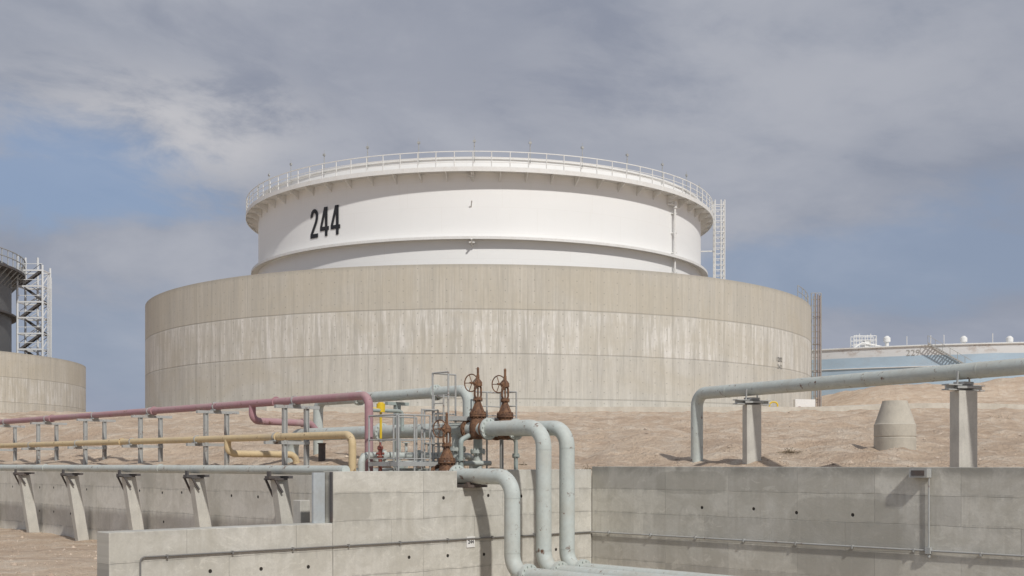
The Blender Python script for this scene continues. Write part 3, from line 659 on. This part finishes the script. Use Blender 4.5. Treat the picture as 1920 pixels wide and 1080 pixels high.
# ---------------------------------------------------------------- access platform
pf = empty('access_platform', P(-3.3, 1.4, -.9), 'grey steel access platform with handrails around valves', 'platform')
def deck(b0, b1, c0, c1, z):
    mb = MB()
    for a_, b__ in (((b0, c0), (b1, c0)), ((b0, c1), (b1, c1)), ((b0, c0), (b0, c1)), ((b1, c0), (b1, c1))): mb.beam(P(*a_, z), P(*b__, z), .05, .1)
    n = int((b1 - b0) / .06)
    for i in range(n): q = b0 + (i + .5) * (b1 - b0) / n; mb.box(P(q, (c0 + c1) / 2, z + .02), V * .008, U * (c1 - c0) / 2, Z * .018)
    mb.obj('deck', GALV, origin=P(b0, c0, z), parent=pf, smooth=False)
deck(-5.0, -3.62, 1.2, 2.3, .0); deck(-3.6, -1.45, 1.15, 1.72, 1.06)
def rail(pts, z0, z1, zb=-.9):
    mb = MB()
    for i in range(len(pts)):
        p = pts[i]; mb.cyl(P(*p, zb), P(*p, z1), .022, seg=8)
        if i:
            for zz in (z1, (z0 + z1) / 2, z0 + .12): mb.cyl(P(*pts[i - 1], zz), P(*p, zz), .02 if zz == z1 else .014, seg=8)
    mb.obj('handrail', GALV, origin=P(*pts[0], z0), parent=pf)
rail([(-5.0, 1.2), (-4.55, 1.2), (-4.1, 1.2)], 0, 1.1); rail([(-5.0, 1.25), (-5.0, 2.3), (-4.3, 2.3), (-3.62, 2.3)], 0, 1.1)
rail([(-3.6, 1.15), (-3.6, 1.72), (-2.9, 1.72)], 1.06, 2.12); rail([(-1.45, 1.68), (-1.45, 1.15), (-1.9, 1.15)], 1.06, 1.75)
rail([(-2.3, 1.72), (-1.9, 1.72), (-1.45, 1.72)], 1.06, 1.75)
rail([(-4.1, 1.5), (-3.62, 1.5), (-3.62, 2.0)], .35, 1.25)
mb = MB()
for s_ in (0, .35): mb.cyl(P(-3.7, 1.2 + s_, -.9), P(-3.7, 1.2 + s_, 1.6), .02, seg=8)
for k in range(9): mb.cyl(P(-3.7, 1.2, -.6 + k * .25), P(-3.7, 1.55, -.6 + k * .25), .012, seg=6)
mb.obj('ladder', GALV, origin=P(-3.7, 1.2, 0), parent=pf)
# ---------------------------------------------------------------- red / yellow lines
rr = .1
mb = MB(); mb.tube([P(-4.57, 60, 1.66), P(-4.57, 2.9, 1.62), P(-4.57, 2.9, -1)], rr, .26, 22)
for cc in (7.0, 14.0, 22): mb.flange(P(-4.57, cc, 1.63), U, .135, .02, 0)
mb.tube([P(-4.57, 8.2, 1.64), P(-4.57, 8.2, 1.16), P(-2.75, 8.2, 1.14), P(-2.55, 8.2, .95)], .095, .22, 18)
mb.flange(P(-3.0, 8.2, 1.145), V, .12, .03, 0)
mb.obj('pipeline', RED, origin=P(-4.57, 2.9, 0), label='faded mauve pipe on steel rack with short branch', category='pipeline')
mb = MB(); mb.tube([P(-5.14, 60, .70), P(-5.14, 2.76, .68), P(-5.14, 2.76, -1)], .09, .25, 22)
for cc in (6.0, 15.0): mb.flange(P(-5.14, cc, .68), U, .12, .02, 0)
mb.tube([P(-5.14, 8.5, .69), P(-5.14, 8.5, .28), P(-3.25, 8.1, .26), P(-3.25, 8.1, -.5)], .092, .22, 18)
mb.obj('pipeline', YEL, origin=P(-5.14, 2.76, 0), label='faded yellow pipe on steel rack with short branch', category='pipeline')
mb = MB(); mb.tube([P(-7.1, 60, -.10), P(-7.1, .2, -.13)], .1, .2, 22)
for cc in (8.4, 16): mb.flange(P(-7.1, cc, -.115), U, .115, .03, 0)
mb.obj('pipeline', GREEN, origin=P(-7.1, .2, -.13), label='low pale green pipe carried on leaning concrete supports', category='pipeline')
def frame(c):
    e = empty('pipe_rack_frame', P(-4.7, c, -.2), 'weathered steel rack frame carrying mauve and yellow pipes', 'pipe rack', 'steel pipe rack frames')
    for b in (-4.87, -4.22):
        mb = MB(); q = P(b, c, 0); mb.box(q + Z * .55, V * .05, U * .006, Z * .92)
        for s_ in (-1, 1): mb.box(q + V * .05 * s_ + Z * .55, V * .006, U * .05, Z * .92)
        mb.box(q - Z * .3, V * .12, U * .12, Z * .08)
        mb.obj('post', GALV, origin=e.location, parent=e, smooth=False)
    for b0, b1, zz in ((-5.15, -3.85, 1.46), (-5.45, -4.15, .54)):
        mb = MB(); mb.beam(P(b0, c, zz), P(b1, c, zz), .1, .08)
        mb.obj('crossbeam', GALV, origin=e.location, parent=e, smooth=False)
    for b, z, q in ((-4.57, 1.63, .12), (-5.14, .69, .11)):
        mb = MB(); mb.box(P(b, c, z - q + .01), V * .1, U * .12, Z * .02)
        mb.flange(P(b, c, z), U, q, .04, 0)
        mb.obj('pipe_clamp', GALV, origin=e.location, parent=e)
    return e
f0 = frame(6.1)
for k in range(1, 9): dup(f0, U * 4.1 * k)
def lean(c):
    e = empty('pipe_support', P(-6.8, c, -2.2), 'leaning concrete support with dark bracket under green pipe', 'pipe support', 'leaning concrete pipe supports')
    mb = MB(); w = .12; vs = []
    for s_ in (-1, 1): vs += [P(-6.95, c + w * s_, -2.5), P(-6.62, c + w * s_, -2.5), P(-6.98, c + w * s_, -.34), P(-7.28, c + w * s_, -.34)]
    mb.add(vs, [(0, 1, 2, 3), (7, 6, 5, 4), (0, 4, 5, 1), (1, 5, 6, 2), (2, 6, 7, 3), (3, 7, 4, 0)])
    mb.obj('post', W_POST, origin=e.location, parent=e, smooth=False, bevel=.012)
    mb = MB(); mb.box(P(-7.13, c, -.29), V * .3, U * .09, Z * .03); mb.box(P(-7.38, c, -.22), V * .02, U * .06, Z * .06)
    mb.beam(P(-7.35, c + .2, -.32), P(-7.15, c + .2, -.72), .04, .04); mb.beam(P(-7.35, c - .18, -.32), P(-7.15, c - .18, -.62), .04, .04)
    mb.box(P(-7.2, c + .02, -.33), V * .16, U * .23, Z * .02)
    mb.obj('bracket', DARK, origin=e.location, parent=e, smooth=False); return e
l0 = lean(2.7)
for k in range(1, 8): dup(l0, U * 3.75 * k)
# ---------------------------------------------------------------- right elevated pipeline
A0 = Vector((5.0, 31.0, 1.90)); D0 = Vector((4.97, -8.7, 0)).normalized(); N0 = Vector((-D0.y, D0.x, 0))
mb = MB(); mb.tube([A0 + D0 * 12.2, A0, Vector((A0.x, A0.y, -1))], .165, .36, 26)
for q in (1.3, 6.0, 9.0): mb.cyl(A0 + D0 * q - D0 * .012, A0 + D0 * q + D0 * .012, .172, seg=26)
mb.obj('pipeline', GREEN, origin=A0, label='raised pale grey-green pipe on concrete posts turning down', category='pipeline')
for q, hw_ in ((2.19, .19), (8.6, .2)):
    p = A0 + D0 * q; e = empty('pipe_support', (p.x, p.y, -.2), 'square concrete post with steel cross beam under raised pipe', 'pipe support', 'concrete posts under raised pipe')
    mb = MB(); a = Vector((math.cos(.1), math.sin(.1), 0)); b = Z.cross(a)
    top = 1.5
    mb.box(Vector((p.x, p.y, (top - .9) / 2)), a * hw_, b * hw_, Z * (top + .9) / 2); mb.obj('post', W_POST, origin=(p.x, p.y, 0), parent=e, smooth=False, bevel=.015)
    mb = MB()
    for zz in (1.515, 1.615): mb.box(Vector((p.x, p.y, zz)), N0 * .55, D0 * .09, Z * .012)
    mb.box(Vector((p.x, p.y, 1.565)), N0 * .55, D0 * .012, Z * .05)
    mb.box(Vector((p.x, p.y, 1.655)), N0 * .15, D0 * .13, Z * .028); mb.box(Vector((p.x, p.y, 1.565)), a * .24, b * .24, Z * .025)
    for s_ in (-1, 1): mb.beam(Vector((p.x, p.y, 1.63)) + N0 * .19 * s_, Vector((p.x, p.y, 1.9)) + N0 * .175 * s_, .03)
    mb.obj('crossbeam', GALV, origin=(p.x, p.y, 0), parent=e, smooth=False)
# ---------------------------------------------------------------- concrete cone
cp = at_px(1678, 34); cp.z = gz_xy(cp.x, cp.y) - .1
mb = MB(); mb.lathe(cp, Z, [(.60, -.2), (.60, .46), (.585, .475), (.585, .495), (.60, .51), (.60, .86), (.575, .88), (.37, 1.5), (.355, 1.56), (.28, 1.56), (.27, 1.1)], 56)
mb.obj('manhole_cone', W_CONE, origin=cp, label='concrete manhole ring with tapered cone on sand', category='manhole', ang=14)
p = at_px(713, 26.4); mb = MB(); mb.lathe(p - Z * .36, Z, [(.045, 0), (.045, .5), (.08, .51), (.08, .54), (.045, .56), (.045, .68), (.07, .70), (.065, .76), (.025, .80), (.025, .86)], 16); mb.cyl(p + Z * .24 - V * .10, p + Z * .24 + V * .10, .03, seg=10)
mb.obj('hydrant', RBRIGHT, origin=p, label='small dark red hydrant post among pipes', category='hydrant')
p = at_px(714, 27.9); mb = MB(); mb.cyl(p + Z * 1.26, p + Z * 1.47, .105, seg=16); mb.cyl(p + Z * 1.47, p + Z * 1.50, .07, seg=12); mb.cyl(p + Z * .6, p + Z * 1.26, .03, seg=10)
mb.tube([p + Z * 1.33, p + Z * 1.36 - V * .4, p + Z * 1.18 - V * .45], .025, .08, 8); mb.cyl(p - Z * .3, p + Z * .62, .03, seg=10, mi=1)
mb.obj('valve_actuator', [YBRIGHT, GALV], origin=p, label='bright yellow valve actuator on thin post', category='valve actuator')
p = P(-2.75, 7.6, 0); mb = MB(); mb.cyl(p - Z * .5, p + Z * .55, .1, seg=16); mb.cyl(p + Z * .55, p + Z * .58, .12, seg=16); mb.obj('vent_post', DARK, origin=p, label='black vent post beside the yellow branch', category='post')
for px in (1487, 1499):
    p = at_px(px, 101); z0 = gz_xy(p.x, p.y) - .05; mb = MB(); mb.cyl(p + Z * (z0 - 1), p + Z * (z0 + .55), .13, seg=12); mb.cyl(p + Z * (z0 + .55), p + Z * (z0 + .7), .2, .1, seg=12); mb.cyl(p + Z * (z0 + .35) - Vector((.25, 0, 0)), p + Z * (z0 + .35) + Vector((.25, 0, 0)), .07, seg=8)
    mb.obj('hydrant', RBRIGHT, origin=p + Z * z0, label='red fire hydrant at foot of concrete wall', category='hydrant')
p = at_px(1443, 100); z0 = gz_xy(p.x, p.y); mb = MB(); mb.tube([p + Z * (z0 - .5), p + Z * (z0 + .9), p + Z * (z0 + .9) + Vector((.7, 0, 0)), p + Z * (z0 - .5) + Vector((.7, 0, 0))], .07, .3, 10); mb.obj('pipe_hoop', YBRIGHT, origin=p + Z * 5, label='yellow bent pipe guard beside concrete wall', category='guard')
# kerbed road along the berm, follows the ground
mb = MB(); pts = []; NR = 110
for i in range(NR):
    px = 500 + i * 15; dpt = 86 + 3 * math.sin((px - 1240) / 700); q = at_px(px, dpt); q.z = gz_xy(q.x, q.y); pts.append(q)
for k in range(14):
    pts = [pts[0]] + [Vector((pts[i].x, pts[i].y, (pts[i - 1].z + pts[i].z + pts[i + 1].z) / 3)) for i in range(1, NR - 1)] + [pts[-1]]
for i in range(NR - 1):
    a, b = pts[i], pts[i + 1]; d = (b - a); d.z = 0; d.normalize(); n = Vector((-d.y, d.x, 0))
    mb.add([a - Z * 1, b - Z * 1, b + Z * .46, a + Z * .46, a + n * 4.5 - Z * 1, b + n * 4.5 - Z * 1, b + n * 4.5 + Z * .66, a + n * 4.5 + Z * .66], [(0, 1, 2, 3), (3, 2, 6, 7), (7, 6, 5, 4)])
o = mb.obj('road', KERB, ang=60); tag(o, 'concrete service road along the berm', None, None, 'structure')
# ---------------------------------------------------------------- shrubs and stones
m, nt, bs = newmat('dry twig'); v, x, y, z = world_coords(nt); finish(nt, bs, mix(nt, nz(nt, v, 12, 2).ss(.4, .6), (.24, .18, .11), (.15, .12, .07)), .9); TW = m
def shrub(p, s):
    mb = MB()
    for k in range(int(70 * s) + 30):
        d = Vector((random.gauss(0, 1), random.gauss(0, 1), abs(random.gauss(0, .35)) + .05)).normalized(); L = s * random.uniform(.3, 1)
        q = p + Vector((random.gauss(0, .22), random.gauss(0, .22), 0)) * s; e = q + d * L * .25; mid = q + d * L * .13 + Z * .03 * s
        mb.cyl(q, mid, .006, .005, 3, False); mb.cyl(mid, e, .005, .003, 3, False)
        w = d.cross(Z).normalized() * .014
        mb.add([e - w, e + w, e + d * .05], [(0, 1, 2)])
    mb.obj('dry_shrub', TW, origin=p, smooth=False, label='dry brown desert shrub on sand', category='shrub', group='dry shrubs on the sand')
for px, dp, s in ((1108, 29.8, .7), (1480, 31, .6), (1870, 60, 1.6), (975, 31, .5)):
    p = at_px(px, dp); p.z = gz_xy(p.x, p.y); shrub(p, s)
mb = MB()
for k in range(5500):
    dp = 22 + 60 * random.random() ** 1.6; px = random.uniform(-50, 2000); p = at_px(px, dp)
    rel = p - K; bb = rel.dot(V); cc = rel.dot(U)
    if -.4 < bb < .6 and cc < .6: continue
    if -.3 < cc < .6 or -7.2 < bb < -6.2: continue
    if cc < .2 and -12.3 < bb < .2: continue
    p.z = ground_z(bb, cc); s = random.uniform(.012, .045) * (2.4 if random.random() < .08 else 1)
    a = random.random() * 6; ex = Vector((math.cos(a), math.sin(a), 0)) * s; ey = Z.cross(ex) * random.uniform(.6, 1)
    mb.add([p + ex, p + ey, p - ex, p - ey, p + Z * s * .7 + ex * .2], [(0, 1, 4), (1, 2, 4), (2, 3, 4), (3, 0, 4)])
m, nt, bs = newmat('stone'); v, x, y, z = world_coords(nt); finish(nt, bs, mix(nt, nz(nt, v, 1.5, 2).ss(.4, .6), (.62, .51, .40), (.42, .32, .24)), .9)
o = mb.obj('stones', m, smooth=False, kind='stuff')
o['label'] = 'small loose stones scattered over the sand'
# ---------------------------------------------------------------- light
EL = 43
SD = Vector((.43, -.903, 0)).normalized() * math.cos(math.radians(EL)) + Z * math.sin(math.radians(EL))
sl = bpy.data.lights.new('sun', 'SUN'); sl.energy = 2.7; sl.angle = math.radians(2.0); sl.color = (1, .97, .92)
so = bpy.data.objects.new('sun', sl); COL.objects.link(so); so.rotation_euler = (-SD).to_track_quat('-Z', 'Y').to_euler(); so.location = (30, -30, 60)
w = bpy.data.worlds.new('World'); scene.world = w; w.use_nodes = True; nt = w.node_tree; bg = nt.nodes['Background']
sk = nt.nodes.new('ShaderNodeTexSky'); sk.sky_type = 'NISHITA'; sk.sun_disc = False; sk.sun_elevation = math.radians(EL); sk.sun_rotation = math.atan2(SD.x, SD.y); sk.dust_density = 2.5
v, x, y, z = coords(nt, 'Generated')
def patch(px, py, rx, ry):
    d = Vector(((px - 960) / F, 1, (870 - py) / F)).normalized()
    ax_ = (x - d.x) / (rx / F); az_ = (z - d.z) / (ry / F); back = y.ss(0, .3, 3.0, 0)
    return ((ax_ * ax_ + az_ * az_).f('SQRT') + back)
n1 = nz(nt, vec(nt, x, y * .6, z * 2.0), 3.4, 8, .56, .3); n2 = nz(nt, vec(nt, x * 1.0 + z * .7, y, z * 2.3), 8.0, 7, .6, .3); n3 = nz(nt, vec(nt, x, y, z * 1.6), 1.8, 3, .5)
tone = (n1 * .62 + n3 * .2 + n2 * .18)
wob = (n2 - .5) * 2.6 + (n1 - .5) * 2.0
blue = (patch(80, 330, 240, 100) + wob).ss(1.25, .3)
blue2 = (patch(1660, 490, 380, 85) + wob).ss(1.3, .3) * .6
blue3 = (patch(200, 640, 330, 130) + wob).ss(1.3, .3) * .35
bl = blue.f('MAXIMUM', blue2).f('MAXIMUM', blue3)
bright = (patch(330, 240, 320, 110) + wob).ss(1.3, .2)
bright2 = (patch(1450, 170, 650, 150) + wob).ss(1.5, .2) * .4
darkp = (patch(800, 120, 430, 170) + wob * .8).ss(1.3, .2) * .5
cl = mix(nt, tone.ss(.40, .61), (2.35, 2.6, 3.22), (3.5, 3.66, 4.15))
cl = mix(nt, darkp, cl, (2.25, 2.45, 3.08)); cl = mix(nt, bright2 * n2.ss(.3, .6), cl, (3.9, 4.0, 4.4)); cl = mix(nt, bright * n2.ss(.36, .62), cl, (4.6, 4.6, 4.85))
cl = mix(nt, z.ss(.16, .02) * .6, cl, (2.6, 2.98, 3.95))
skc = mix(nt, .65, E(nt, sk.outputs[0]), (2.0, 2.75, 4.3))
fin = mix(nt, bl * .75, cl, skc)
nt.links.new(fin.k, bg.inputs[0]); bg.inputs[1].default_value = .115
# ---------------------------------------------------------------- camera
cd = bpy.data.cameras.new('camera'); cam = bpy.data.objects.new('camera', cd); COL.objects.link(cam)
cd.sensor_width = 36; cd.lens = F / 1920 * 36; cd.shift_y = 330 / 1920; cd.clip_end = 5000; cd.clip_start = .1
cam.location = (0, 0, 0); cam.rotation_euler = (math.radians(90), 0, 0); scene.camera = cam
scene.view_settings.view_transform = 'Standard'; scene.view_settings.look = 'None'; scene.view_settings.exposure = 0
